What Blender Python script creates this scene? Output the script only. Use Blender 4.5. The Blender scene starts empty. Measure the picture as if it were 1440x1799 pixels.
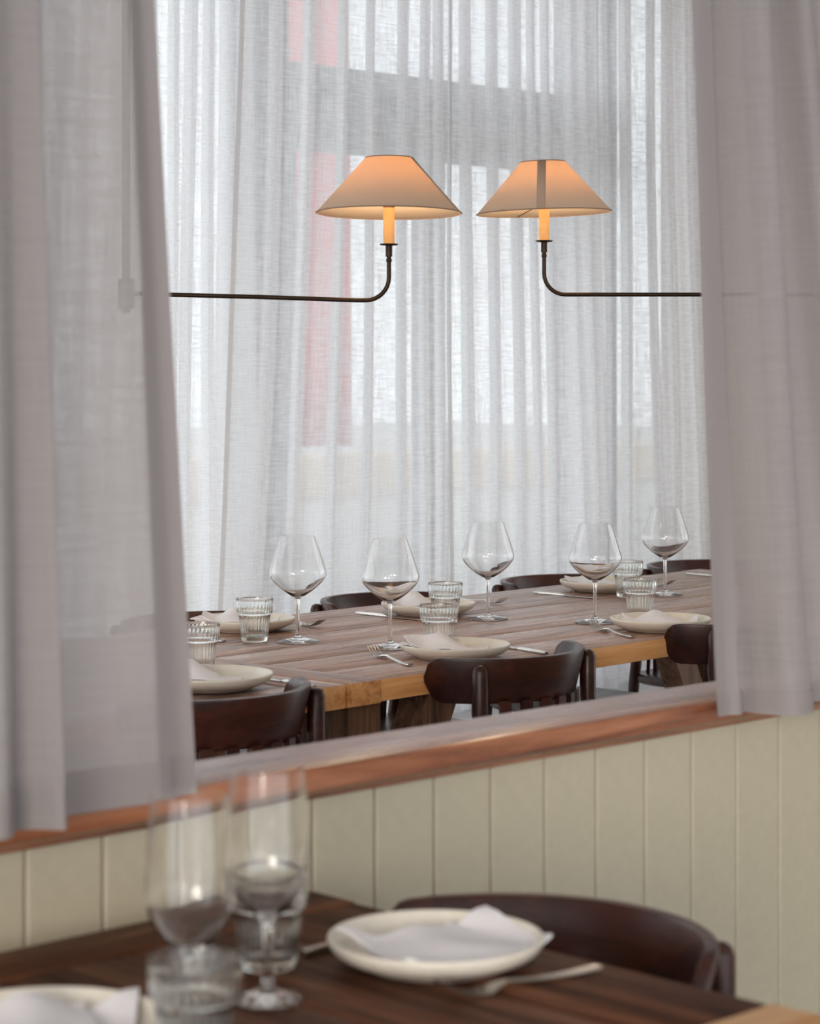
import bpy, bmesh, math, random
from mathutils import Vector, Matrix
random.seed(7)
R = math.radians
sc = bpy.context.scene
COL = sc.collection

# ------------------------------------------------------------------ camera
F = 4000.0            # focal length in pixels of the 1440 x 1799 frame
HZ = 650.0            # pixel row of the horizon
CZ = 1.325            # eye height
cam_d = bpy.data.cameras.new('camera')
cam = bpy.data.objects.new('camera', cam_d); COL.objects.link(cam)
cam.location = (0, 0, CZ); cam.rotation_euler = (R(90), 0, 0)
cam_d.sensor_fit = 'VERTICAL'; cam_d.sensor_height = 36.0
cam_d.lens = F / 1799 * 36.0
cam_d.shift_y = -(899.5 - HZ) / 1799
cam_d.dof.use_dof = True; cam_d.dof.focus_distance = 5.05; cam_d.dof.aperture_fstop = 6.6
cam_d.clip_start = 0.05; cam_d.clip_end = 200
sc.camera = cam

# ------------------------------------------------------------------ world, lights, exposure
world = bpy.data.worlds.new('overcast_sky'); sc.world = world; world.use_nodes = True
bg = world.node_tree.nodes['Background']
bg.inputs['Color'].default_value = (0.93, 0.96, 1.0, 1); bg.inputs['Strength'].default_value = 1.0
sun_d = bpy.data.lights.new('hazy_sun', 'SUN'); sun_d.energy = 0.85; sun_d.angle = R(22); sun_d.color = (1.0, .89, .76)
sun = bpy.data.objects.new('hazy_sun', sun_d); COL.objects.link(sun)      # low and hazy, through the open front of the room
sun.rotation_euler = Vector((.20, .95, -.17)).to_track_quat('-Z', 'Y').to_euler()
sc.view_settings.view_transform = 'Standard'; sc.view_settings.look = 'None'
sc.view_settings.gamma = 1.0; sc.view_settings.use_curve_mapping = False
sc.view_settings.exposure = 1.05
sc.cycles.max_bounces = 14; sc.cycles.transmission_bounces = 14; sc.cycles.transparent_max_bounces = 32
sc.cycles.glossy_bounces = 6; sc.cycles.diffuse_bounces = 5
sc.cycles.sample_clamp_indirect = 6.0

# ------------------------------------------------------------------ frames of reference
# the partition and the window wall run along U; V points away from the camera, across the room
_n = math.hypot(4080, 4000)
U = Vector((4080 / _n, 4000 / _n, 0)); V = Vector((-4000 / _n, 4080 / _n, 0))
ANG = math.atan2(U.y, U.x)
ORG = Vector((0, 2.75, 0))
def loc2w(a, b, z=0): return ORG + U * a + V * b + Vector((0, 0, z))
def a_of(px, b):
    """position along U of the point of plane b that lies on the vertical line px of the picture"""
    k = (px - 720) / F
    p = ORG + V * b
    return (k * p.y - p.x) / (U.x - k * U.y)
def at(px, py, z):
    """point of the level z under a picture point"""
    y = F * (CZ - z) / (py - HZ)
    return Vector(((px - 720) / F * y, y, z))

# ------------------------------------------------------------------ materials
def srgb(r, g, b):
    f = lambda c: (c / 255 / 12.92) if c / 255 <= 0.04045 else ((c / 255 + 0.055) / 1.055) ** 2.4
    return (f(r), f(g), f(b), 1)
class NT:
    def __init__(s, name):
        s.m = bpy.data.materials.new(name); s.m.use_nodes = True
        s.t = s.m.node_tree; s.t.nodes.clear()
        s.out = s.n('ShaderNodeOutputMaterial')
    def n(s, kind, **kw):
        o = s.t.nodes.new(kind)
        for k, v in kw.items():
            if k in o.inputs: o.inputs[k].default_value = v
            else: setattr(o, k, v)
        return o
    def l(s, a, ao, b, bi): s.t.links.new(a.outputs[ao], b.inputs[bi])
    def ramp(s, stops):
        r = s.n('ShaderNodeValToRGB')
        e = r.color_ramp.elements
        while len(e) < len(stops): e.new(0.5)
        for x, (p, c) in zip(e, stops): x.position = p; x.color = c
        return r
def simple(name, col, rough=0.5, metal=0.0, noise=0.0, nscale=30, spec=0.5, bump=0.0, coat=0.0):
    t = NT(name)
    p = t.n('ShaderNodeBsdfPrincipled', Roughness=rough, Metallic=metal)
    p.inputs['Specular IOR Level'].default_value = spec
    p.inputs['Coat Weight'].default_value = coat
    tc = t.n('ShaderNodeTexCoord')
    nz = t.n('ShaderNodeTexNoise', Scale=nscale, Detail=4.0)
    t.l(tc, 'Object', nz, 'Vector')
    lo = tuple(c * (1 - noise) for c in col[:3]) + (1,); hi = tuple(min(1, c * (1 + noise)) for c in col[:3]) + (1,)
    r = t.ramp([(0.3, lo), (0.7, hi)])
    t.l(nz, 'Fac', r, 'Fac'); t.l(r, 'Color', p, 'Base Color')
    if bump:
        b = t.n('ShaderNodeBump', Strength=bump, Distance=0.002)
        t.l(nz, 'Fac', b, 'Height'); t.l(b, 'Normal', p, 'Normal')
    t.l(p, 'BSDF', t.out, 'Surface')
    return t.m
def wood(name, dark, mid, light, rough=0.4, axis='X', scale=1.0, spec=0.5, bump=0.25, vary=0.35, coat=0.0):
    """grain running along the object's own X, Y or Z axis"""
    t = NT(name)
    p = t.n('ShaderNodeBsdfPrincipled'); p.inputs['Specular IOR Level'].default_value = spec
    p.inputs['Coat Weight'].default_value = coat; p.inputs['Coat Roughness'].default_value = 0.25
    tc = t.n('ShaderNodeTexCoord'); oi = t.n('ShaderNodeObjectInfo')
    mp = t.n('ShaderNodeMapping')
    sx = {'X': (2.2, 34, 34), 'Y': (34, 2.2, 34), 'Z': (34, 34, 2.2)}[axis]
    mp.inputs['Scale'].default_value = tuple(v * scale for v in sx)
    cb = t.n('ShaderNodeVectorMath', operation='MULTIPLY_ADD'); cb.inputs[1].default_value = (7.3, 5.1, 3.7)
    t.l(oi, 'Random', cb, 0); t.l(tc, 'Object', cb, 2); t.l(cb, 'Vector', mp, 'Vector')
    n1 = t.n('ShaderNodeTexNoise', Scale=1.0, Detail=6.0, Roughness=0.62, Distortion=0.6); t.l(mp, 'Vector', n1, 'Vector')
    n2 = t.n('ShaderNodeTexNoise', Scale=4.0, Detail=3.0, Roughness=0.7); t.l(mp, 'Vector', n2, 'Vector')
    mx = t.n('ShaderNodeMath', operation='MULTIPLY_ADD'); mx.inputs[1].default_value = 0.35
    t.l(n2, 'Fac', mx, 0); t.l(n1, 'Fac', mx, 2)
    ov = t.n('ShaderNodeMath', operation='MULTIPLY_ADD'); ov.inputs[1].default_value = vary * 0.5; ov.inputs[2].default_value = -vary * 0.25 - 0.17
    t.l(oi, 'Random', ov, 0)
    ad = t.n('ShaderNodeMath', operation='ADD'); t.l(mx, 'Value', ad, 0); t.l(ov, 'Value', ad, 1)
    r = t.ramp([(0.32, dark), (0.5, mid), (0.68, light)]); t.l(ad, 'Value', r, 'Fac'); t.l(r, 'Color', p, 'Base Color')
    rr = t.n('ShaderNodeMapRange'); rr.inputs['From Min'].default_value = .3; rr.inputs['From Max'].default_value = .7
    rr.inputs['To Min'].default_value = rough + .08; rr.inputs['To Max'].default_value = rough - .05
    t.l(ad, 'Value', rr, 'Value'); t.l(rr, 'Result', p, 'Roughness')
    b = t.n('ShaderNodeBump', Strength=bump, Distance=0.0015); t.l(ad, 'Value', b, 'Height'); t.l(b, 'Normal', p, 'Normal')
    t.l(p, 'BSDF', t.out, 'Surface')
    return t.m
def linen(name, col, open_lo, open_hi, trans=0.55, weave=1.0):
    """sheer linen: threads scatter and transmit light, the holes of the weave let it through"""
    t = NT(name)
    uv = t.n('ShaderNodeUVMap')
    def nz(sx, sy, detail=4.0, rough=0.6):
        mp = t.n('ShaderNodeMapping'); mp.inputs['Scale'].default_value = (sx * weave, sy * weave, 1)
        t.l(uv, 'UV', mp, 'Vector')
        n = t.n('ShaderNodeTexNoise', Scale=1.0, Detail=detail, Roughness=rough); t.l(mp, 'Vector', n, 'Vector'); return n
    a = nz(14, 150); b = nz(170, 9); c = nz(3, 3, 2)
    s1 = t.n('ShaderNodeMath', operation='MULTIPLY_ADD'); s1.inputs[1].default_value = 1.1; t.l(a, 'Fac', s1, 0); t.l(b, 'Fac', s1, 2)
    s2 = t.n('ShaderNodeMath', operation='MULTIPLY_ADD'); s2.inputs[1].default_value = 0.25; t.l(c, 'Fac', s2, 0); t.l(s1, 'Value', s2, 2)
    mr = t.n('ShaderNodeMapRange'); mr.inputs['From Min'].default_value = 0.90; mr.inputs['From Max'].default_value = 1.42
    mr.inputs['To Min'].default_value = open_lo; mr.inputs['To Max'].default_value = open_hi
    t.l(s2, 'Value', mr, 'Value')
    d = t.n('ShaderNodeBsdfDiffuse', Color=col); tr = t.n('ShaderNodeBsdfTranslucent', Color=col)
    m1 = t.n('ShaderNodeMixShader', Fac=trans); t.l(d, 'BSDF', m1, 1); t.l(tr, 'BSDF', m1, 2)
    tp = t.n('ShaderNodeBsdfTransparent')
    m2 = t.n('ShaderNodeMixShader'); t.l(mr, 'Result', m2, 0); t.l(m1, 'Shader', m2, 1); t.l(tp, 'BSDF', m2, 2)
    bp = t.n('ShaderNodeBump', Strength=0.3, Distance=0.001); t.l(s1, 'Value', bp, 'Height'); t.l(bp, 'Normal', d, 'Normal')
    t.l(m2, 'Shader', t.out, 'Surface')
    return t.m
def glass(name, tint=(1, 1, 1, 1), rough=0.0):
    t = NT(name)
    g = t.n('ShaderNodeBsdfGlass', Color=tint, Roughness=rough, IOR=1.48)
    t.l(g, 'BSDF', t.out, 'Surface'); return t.m
def pane(name):
    t = NT(name)
    lw = t.n('ShaderNodeLayerWeight', Blend=.5); pw = t.n('ShaderNodeMath', operation='POWER'); pw.inputs[1].default_value = 5.0; t.l(lw, 'Facing', pw, 0)
    fr = t.n('ShaderNodeMath', operation='MULTIPLY_ADD'); fr.inputs[1].default_value = .9; fr.inputs[2].default_value = .05; t.l(pw, 'Value', fr, 0); tp = t.n('ShaderNodeBsdfTransparent', Color=(.95, .97, .97, 1)); gl = t.n('ShaderNodeBsdfGlossy', Roughness=0.0)
    m = t.n('ShaderNodeMixShader'); t.l(fr, 'Value', m, 0); t.l(tp, 'BSDF', m, 1); t.l(gl, 'BSDF', m, 2); t.l(m, 'Shader', t.out, 'Surface'); return t.m
def emit(name, col, s):
    t = NT(name); e = t.n('ShaderNodeEmission', Color=col, Strength=s); t.l(e, 'Emission', t.out, 'Surface'); return t.m
def shade_cloth(name, col, trans):
    t = NT(name)
    tc = t.n('ShaderNodeTexCoord'); n = t.n('ShaderNodeTexNoise', Scale=900.0, Detail=2.0); t.l(tc, 'Object', n, 'Vector')
    r = t.ramp([(0.3, tuple(c * .95 for c in col[:3]) + (1,)), (0.7, col)]); t.l(n, 'Fac', r, 'Fac')
    d = t.n('ShaderNodeBsdfDiffuse'); tr = t.n('ShaderNodeBsdfTranslucent')
    tint = t.n('ShaderNodeMixRGB', blend_type='MULTIPLY', Fac=1.0); tint.inputs[2].default_value = (1, .86, .66, 1)
    t.l(r, 'Color', d, 'Color'); t.l(r, 'Color', tint, 1); t.l(tint, 'Color', tr, 'Color')
    m = t.n('ShaderNodeMixShader', Fac=trans); t.l(d, 'BSDF', m, 1); t.l(tr, 'BSDF', m, 2); t.l(m, 'Shader', t.out, 'Surface'); return t.m

M = {}
M['linen_back'] = linen('sheer_linen', (.95, .95, .96, 1), .03, .36, .68)
M['sheer_hem'] = linen('sheer_hem_linen', (.76, .74, .73, 1), .02, .16, .6)
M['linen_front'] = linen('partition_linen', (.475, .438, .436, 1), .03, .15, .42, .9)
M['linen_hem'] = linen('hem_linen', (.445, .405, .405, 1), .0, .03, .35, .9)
M['table_top'] = wood('oiled_oak_top', srgb(96, 66, 54), srgb(164, 128, 110), srgb(192, 158, 138), .30, 'X', 1.5, .6, .45, .16)
M['lit_table_edge'] = wood('warm_lit_oak_edge', srgb(190, 128, 74), srgb(230, 170, 108), srgb(242, 192, 136), .42, 'X', 1, .4, .2)  # lighter oak of the edges, with the warm light on them put into the colour
M['near_top'] = wood('dark_oak_top', srgb(44, 24, 14), srgb(86, 50, 32), srgb(122, 78, 52), .54, 'X', 1, .15, .3, .15)
M['table_leg'] = wood('brown_oak_leg', srgb(72, 50, 38), srgb(116, 86, 66), srgb(144, 110, 86), .55, 'Z', 1, .3, .2)
M['chair_wood'] = wood('dark_walnut_stain', srgb(32, 12, 9), srgb(54, 23, 17), srgb(74, 35, 26), .34, 'X', .7, .4, .05, .2, .1)
M['sill_wood'] = wood('red_brown_oak_sill', srgb(92, 50, 32), srgb(146, 88, 58), srgb(176, 116, 84), .24, 'X', .8, .8, .2, 0)
M['board'] = simple('cream_board_paint', srgb(184, 177, 156), .55, 0, .04, 60, .4, .15)
M['groove'] = simple('groove_paint', srgb(206, 168, 144), .7, 0, .05, 40)
M['plate'] = simple('cream_stoneware', srgb(230, 223, 210), .28, 0, .03, 80, .5, .04)
M['napkin'] = simple('white_cotton', srgb(242, 239, 242), .85, 0, .03, 300, .2, .25)
M['steel'] = simple('brushed_steel', srgb(196, 190, 184), .22, 1.0, .03, 60)
M['glass'] = glass('clear_crystal'); M['tumbler'] = glass('clear_soda_glass', (.985, .995, .99, 1))
M['bronze'] = simple('dark_bronze', srgb(62, 50, 40), .38, .85, .15, 40)
M['candle'] = shade_cloth('ivory_candle_sleeve', srgb(244, 214, 158), .35)
M['shade'] = shade_cloth('linen_shade', srgb(232, 212, 190), .26); M['seam'] = shade_cloth('linen_shade_seam', srgb(206, 180, 160), .14)
M['trim'] = simple('shade_binding', srgb(160, 128, 110), .8, 0, .05, 200)
M['floor'] = simple('grey_floor', srgb(196, 196, 200), .35, 0, .06, 6)
M['ceiling'] = simple('white_ceiling', srgb(224, 220, 214), .9, 0, .02, 5)
M['plaster'] = simple('warm_white_plaster', srgb(214, 206, 194), .9, 0, .03, 12, .3, .1)
M['frame'] = simple('grey_window_frame', srgb(150, 150, 158), .5, 0, .05, 20)
M['pane'] = pane('window_glass')
M['pave'] = simple('pale_pavement', srgb(186, 184, 180), .8, 0, .08, 3)
M['red'] = simple('red_banner_cloth', srgb(224, 120, 124), .7, 0, .08, 8)
M['sand'] = simple('sandstone', srgb(208, 192, 170), .9, 0, .08, 8)
M['facade'] = simple('pale_render', srgb(214, 212, 208), .9, 0, .04, 3)
M['metal_dark'] = simple('dark_iron', srgb(60, 60, 64), .5, .6, .05, 30)
M['bulb'] = emit('warm_bulb', (1.0, .78, .50, 1), 70.0)

# ------------------------------------------------------------------ helpers
def mesh_obj(name, bm, mat, parent=None, smooth=None):
    me = bpy.data.meshes.new(name); bm.normal_update(); bm.to_mesh(me); bm.free()
    if mat: me.materials.append(mat)
    if smooth is not None:
        if smooth >= 180:
            for p in me.polygons: p.use_smooth = True
        else: me.shade_smooth(); me.set_sharp_from_angle(angle=R(smooth))
    o = bpy.data.objects.new(name, me); COL.objects.link(o)
    if parent: o.parent = parent
    return o
def thing(name, label, cat, loc=(0, 0, 0), rz=0, group=None):
    o = bpy.data.objects.new(name, None); COL.objects.link(o); o.empty_display_size = .05
    o.location = loc; o.rotation_euler = (0, 0, rz); o['label'] = label; o['category'] = cat
    if group: o['group'] = group
    return o
def tag(o, label, cat, group=None):
    o['label'] = label; o['category'] = cat
    if group: o['group'] = group
    return o
def struct(o, label=None):
    o['kind'] = 'structure'
    if label: o['label'] = label
    return o
def dup(root, loc, rz, label, group=None):
    r = root.copy(); COL.objects.link(r); r.location = loc; r.rotation_euler = (0, 0, rz); r['label'] = label
    if group: r['group'] = group
    for ch in list(root.children):
        c = ch.copy(); COL.objects.link(c); c.parent = r
        for g in ch.children:
            d = g.copy(); COL.objects.link(d); d.parent = c
    return r
def at_frame(o, a=0, b=0, z=0):
    o.location = loc2w(a, b, z); o.rotation_euler = (0, 0, ANG); return o
def add_box(bm, x0, x1, y0, y1, z0, z1, bev=0.0, seg=2):
    vs = [bm.verts.new((x, y, z)) for z in (z0, z1) for y in (y0, y1) for x in (x0, x1)]
    q = [(0, 2, 3, 1), (4, 5, 7, 6), (0, 1, 5, 4), (2, 6, 7, 3), (0, 4, 6, 2), (1, 3, 7, 5)]
    fs = [bm.faces.new([vs[i] for i in f]) for f in q]
    if bev:
        es = {e for f in fs for e in f.edges}
        bmesh.ops.bevel(bm, geom=list(es), offset=bev, segments=seg, affect='EDGES', profile=.5)
def box(name, mat, parent, x0, x1, y0, y1, z0, z1, bev=0.0):
    bm = bmesh.new(); add_box(bm, x0, x1, y0, y1, z0, z1, bev)
    return mesh_obj(name, bm, mat, parent, 40)
def catmull(pts, n, closed=False):
    out = []; P = [Vector(p) for p in pts]; N = len(P)
    for i in range(N - 1):
        p0 = P[max(i - 1, 0)]; p1 = P[i]; p2 = P[i + 1]; p3 = P[min(i + 2, N - 1)]
        for k in range(n):
            t = k / n
            out.append(.5 * ((2 * p1) + (p2 - p0) * t + (2 * p0 - 5 * p1 + 4 * p2 - p3) * t * t + (3 * p1 - p0 - 3 * p2 + p3) * t ** 3))
    out.append(P[-1]); return out
def add_lathe(bm, prof, seg=48, rib=None):
    """prof: (r, z) pairs; r == 0 closes on the axis; rib(r, z, angle, index) may change r"""
    rings = []
    for i, (r, z) in enumerate(prof):
        if r < 1e-6: rings.append([bm.verts.new((0, 0, z))])
        else:
            ring = []
            for k in range(seg):
                a = 2 * math.pi * k / seg; rr = rib(r, z, a, i) if rib else r
                ring.append(bm.verts.new((rr * math.cos(a), rr * math.sin(a), z)))
            rings.append(ring)
    for A, B in zip(rings, rings[1:]):
        if len(A) == 1 and len(B) == 1: continue
        for k in range(seg):
            k2 = (k + 1) % seg
            if len(A) == 1: bm.faces.new((A[0], B[k2], B[k]))
            elif len(B) == 1: bm.faces.new((A[k], A[k2], B[0]))
            else: bm.faces.new((A[k], A[k2], B[k2], B[k]))
def add_tube(bm, pts, rad, seg=12, caps=True):
    P = [Vector(p) for p in pts]; N = len(P)
    rads = rad if isinstance(rad, (list, tuple)) else [rad] * N
    T = [(P[min(i + 1, N - 1)] - P[max(i - 1, 0)]).normalized() for i in range(N)]
    up = Vector((0, 0, 1)) if abs(T[0].z) < .9 else Vector((1, 0, 0))
    n = (up - T[0] * up.dot(T[0])).normalized(); rings = []
    for i in range(N):
        n = (n - T[i] * n.dot(T[i])).normalized(); b = T[i].cross(n)
        rings.append([bm.verts.new(P[i] + (n * math.cos(2 * math.pi * k / seg) + b * math.sin(2 * math.pi * k / seg)) * rads[i]) for k in range(seg)])
    for A, B in zip(rings, rings[1:]):
        for k in range(seg): bm.faces.new((A[k], A[(k + 1) % seg], B[(k + 1) % seg], B[k]))
    if caps:
        bm.faces.new(list(reversed(rings[0]))); bm.faces.new(rings[-1])
def add_loft(bm, sections, closed=True, caps=True):
    rings = [[bm.verts.new(p) for p in s] for s in sections]; n = len(rings[0])
    for A, B in zip(rings, rings[1:]):
        for k in range(n if closed else n - 1): bm.faces.new((A[k], A[(k + 1) % n], B[(k + 1) % n], B[k]))
    if caps and closed: bm.faces.new(list(reversed(rings[0]))); bm.faces.new(rings[-1])
def fix(bm): bmesh.ops.recalc_face_normals(bm, faces=bm.faces[:])

# ------------------------------------------------------------------ the setting
B_WIN = 3.72           # window wall
B_CUR = 3.32           # sheer curtains in front of it
CEIL = 2.95
o = box('floor', M['floor'], None, -7, 7, -5.5, B_WIN + .12, -.1, 0); at_frame(o); struct(o)
o = box('ceiling', M['ceiling'], None, -7, 7, -5.5, B_WIN + .12, CEIL, CEIL + .1); at_frame(o); struct(o)
# window plinth
o = box('trim_2', M['floor'], None, -6.9, 6.9, 2.86, B_WIN - .06, .001, .19, .006); at_frame(o); struct(o, 'low grey plinth under the windows')
# left end wall of the back room
o = box('wall_left', M['plaster'], None, -5.2, -5.08, .3, B_WIN - .06, 0.001, CEIL - .001); at_frame(o); struct(o)

# front room: plain end wall on the right, windows of the front room stay open on the left and behind the camera
WE = bpy.data.objects.new('wall_end', None); COL.objects.link(WE); at_frame(WE); struct(WE, 'end wall of the back room with a tall two-light window')
wb = [.30, .45, .95, 1.05, 1.65, B_WIN - .06]
box('wall_panel', M['plaster'], WE, 4.95, 5.07, wb[0], wb[1], .001, CEIL - .001); box('wall_panel', M['plaster'], WE, 4.95, 5.07, wb[4], wb[5], .001, CEIL - .001)
box('window_frame', M['frame'], WE, 4.96, 5.06, wb[2], wb[3], .30, 2.75)
box('wall_panel', M['plaster'], WE, 4.95, 5.07, wb[1], wb[4], .001, .30); box('wall_panel', M['plaster'], WE, 4.95, 5.07, wb[1], wb[4], 2.75, CEIL - .001)
for b0_, b1_ in ((wb[1], wb[2]), (wb[3], wb[4])): box('pane', M['pane'], WE, 5.0, 5.006, b0_, b1_, .30, 2.75)
o = box('wall_right', M['plaster'], None, 4.02, 4.14, -5.5, -.12, .001, CEIL - .001); at_frame(o); struct(o)
o = box('wall_back', M['plaster'], None, 1.6, 4.0, -5.5, -5.38, .001, CEIL - .001); at_frame(o); struct(o)
# partition: cream boards under a wooden sill
PT = bpy.data.objects.new('wall_partition', None); COL.objects.link(PT); at_frame(PT); struct(PT, 'half-height partition of cream painted boards')
o = box('backing', M['groove'], PT, -3.0, 4.0, .006, .085, .0, .835)
bw = .1
g0 = a_of(660, 0.0)
bmb = bmesh.new()
add_box(bmb, .0012, bw - .0012, 0, .008, .002, .832, .0030, 1)
brd = mesh_obj('board', bmb, M['board'], PT, 40)
k0 = math.floor((-2.9 - g0) / bw); first = True
for k in range(k0, k0 + 69):
    d = brd if first else brd.copy()
    if not first: COL.objects.link(d); d.parent = PT
    d.location = (g0 + k * bw, 0, 0); first = False
bms = bmesh.new()
prof = [(-.010, .830), (-.014, .836), (-.020, .840), (-.026, .842), (-.0285, .845), (-.0295, .850), (-.0295, .866), (-.027, .870), (-.022, .871), (.098, .871), (.103, .869), (.105, .864), (.105, .845), (.098, .840), (.09, .830)]
add_loft(bms, [[(x, y, z) for y, z in prof] for x in (-3.0, 4.0)]); fix(bms)
o = mesh_obj('trim_1', bms, M['sill_wood'], None, 35); at_frame(o); struct(o, 'wide red-brown wooden sill on top of the cream partition')

# window wall: glazed doors between two fixed windows
def fr_box(name, par, *a): return box(name, M['frame'], par, *a)
xa, xb = a_of(428, B_WIN), a_of(486, B_WIN); xc, xd = a_of(1000, B_WIN), a_of(1062, B_WIN); xm = a_of(752, B_WIN)
zt = lambda px, py: CZ - (py - HZ) * (loc2w(a_of(px, B_WIN), B_WIN).y) / F
z_lo, z_hi = zt(720, 240), zt(720, 140)
DR = bpy.data.objects.new('door_1', None); COL.objects.link(DR); at_frame(DR, 0, B_WIN); struct(DR, 'glazed double door in a grey frame behind the sheers')
fr_box('door_post', DR, xa, xb, -.06, .08, .19, CEIL); fr_box('door_post', DR, xc, xd, -.06, .08, .19, CEIL)
fr_box('transom', DR, xb, xc, -.08, .10, z_lo, z_hi, .01)
for px, py in ((545, 163), (605, 172), (655, 180), (905, 198)):
    xx = a_of(px, B_WIN); zz = zt(px, py); box('bracket', M['metal_dark'], DR, xx - .022, xx + .022, -.12, -.081, zz - .02, zz + .02, .003)
for s in (-1, 1):
    x0, x1 = (xb + .01, xm - .004) if s < 0 else (xm + .004, xc - .01)
    lf = bpy.data.objects.new('door_leaf', None); COL.objects.link(lf); lf.parent = DR
    w = .055
    fr_box('stile', lf, x0, x0 + w, -.025, .025, .19, z_lo - .01); fr_box('stile', lf, x1 - w, x1, -.025, .025, .19, z_lo - .01)
    fr_box('rail', lf, x0 + w, x1 - w, -.025, .025, .19, .38); fr_box('rail', lf, x0 + w, x1 - w, -.025, .025, z_lo - .08, z_lo - .01)
    box('pane', M['pane'], lf, x0 + w, x1 - w, -.003, .003, .38, z_lo - .08)
bmh = bmesh.new(); add_tube(bmh, [(xm - .03, -.02, .98), (xm - .03, -.07, .98), (xm - .11, -.075, .98)], .011, 10); fix(bmh)
mesh_obj('door_handle', bmh, M['metal_dark'], DR, 60)
box('transom_pane', M['pane'], DR, xb, xc, -.003, .003, z_hi, CEIL)
for n, (x0, x1) in enumerate(((-6.9, xa), (xd, 6.9))):
    W = bpy.data.objects.new('window_%d' % (n + 1), None); COL.objects.link(W); at_frame(W, 0, B_WIN); struct(W, ('fixed window left of the glazed door', 'fixed window right of the glazed door')[n])
    fr_box('window_frame', W, x0, x1, -.05, .05, .19, .27); fr_box('window_frame', W, x0, x1, -.05, .05, CEIL - .06, CEIL)
    e = x0 if n == 0 else x1 - .08
    fr_box('window_frame', W, e, e + .08, -.05, .05, .27, CEIL - .06)
    m = (x0 + .5 * (x1 - x0)); fr_box('mullion', W, m - .03, m + .03, -.04, .04, .27, CEIL - .06)
    box('pane', M['pane'], W, x0, x1, -.003, .003, .27, CEIL - .06)
# street outside
o = box('ground', M['pave'], None, -30, 40, B_WIN + .13, 40, -.2, -.02); at_frame(o); struct(o)
def out_a(px, b): return a_of(px, b)
b1 = 7.0
PL = thing('red_banner', 'tall red cloth banner on an iron pole outside the windows', 'banner', loc2w(0, b1), ANG)
x0, x1 = a_of(500, b1), a_of(612, b1)
bmr = bmesh.new()
ncol = 24; rows = []
for j in range(9):
    z = 4.2 - j * (4.2 - .92) / 8
    rows.append([bmr.verts.new((x0 + (x1 - x0) * i / ncol, .03 * math.sin(i * .9 + j * .2), z)) for i in range(ncol + 1)])
for A, B in zip(rows, rows[1:]):
    for i in range(ncol): bmr.faces.new((A[i], A[i + 1], B[i + 1], B[i]))
cl = mesh_obj('banner_cloth', bmr, M['red'], PL, 180); cl.modifiers.new('thick', 'SOLIDIFY').thickness = .004
bmr = bmesh.new(); add_tube(bmr, [(x0 - .05, .0, -.02), (x0 - .05, 0, 4.35)], .03, 12); add_tube(bmr, [(x0 - .05, 0, 4.26), (x1 + .05, 0, 4.26)], .02, 10); fix(bmr)
mesh_obj('pole', bmr, M['metal_dark'], PL, 60)
b2 = 8.4
LW = thing('garden_wall', 'low pale wall with sandstone coping outside the windows', 'wall', loc2w(0, b2), ANG)
box('wall_body', M['facade'], LW, -8, 20, 0, .3, -.02, .55, .01); box('coping', M['sand'], LW, -8, 20, -.04, .34, .55, .80, .015)
# ------------------------------------------------------------------ curtains
def cloth_rows(bm, prof, zs, n, off=0.0):
    uvl = bm.loops.layers.uv.new('UVMap'); grid = []; uvs = []
    for z in zs:
        P = catmull([(a, b, 0) for a, b in prof(z)], n)
        s = 0; ru = []
        for i, p in enumerate(P):
            if i: s += (p - P[i - 1]).length
            ru.append(s)
        if off:
            Q = []
            for i, p in enumerate(P):
                t = (P[min(i + 1, len(P) - 1)] - P[max(i - 1, 0)]).normalized(); Q.append(p + Vector((t.y, -t.x, 0)) * off)
            P = Q
        grid.append([bm.verts.new((p.x, p.y, z)) for p in P]); uvs.append(ru)
    mid = uvs[len(uvs) // 2]
    for j in range(len(zs) - 1):
        for i in range(len(mid) - 1):
            f = bm.faces.new((grid[j][i], grid[j][i + 1], grid[j + 1][i + 1], grid[j + 1][i])); f.smooth = True
            for lp, (ii, jj) in zip(f.loops, ((i, j), (i + 1, j), (i + 1, j + 1), (i, j + 1))): lp[uvl].uv = (mid[ii], zs[jj])
def curtain(label, prof, z_bot, z_top, mat, hem_mat, hem_h, nz, n, group, name, b0):
    root = thing(name, label, 'curtain', loc2w(0, b0, 0), ANG, group)
    bm = bmesh.new(); cloth_rows(bm, prof, [z_bot + (z_top - z_bot) * j / nz for j in range(nz + 1)], n)
    mesh_obj('cloth', bm, mat, root)
    bm = bmesh.new(); cloth_rows(bm, prof, [z_bot - .001 + (hem_h) * j / 3 for j in range(4)], n, .0025)
    mesh_obj('hem', bm, hem_mat, root)
    return root
def edge_strip(root, prof, z0, n, mat):
    bm = bmesh.new(); cloth_rows(bm, prof, [z0 + (CEIL - .03 - z0) * j / 40 for j in range(41)], n, .003); mesh_obj('side_hem', bm, mat, root)
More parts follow.
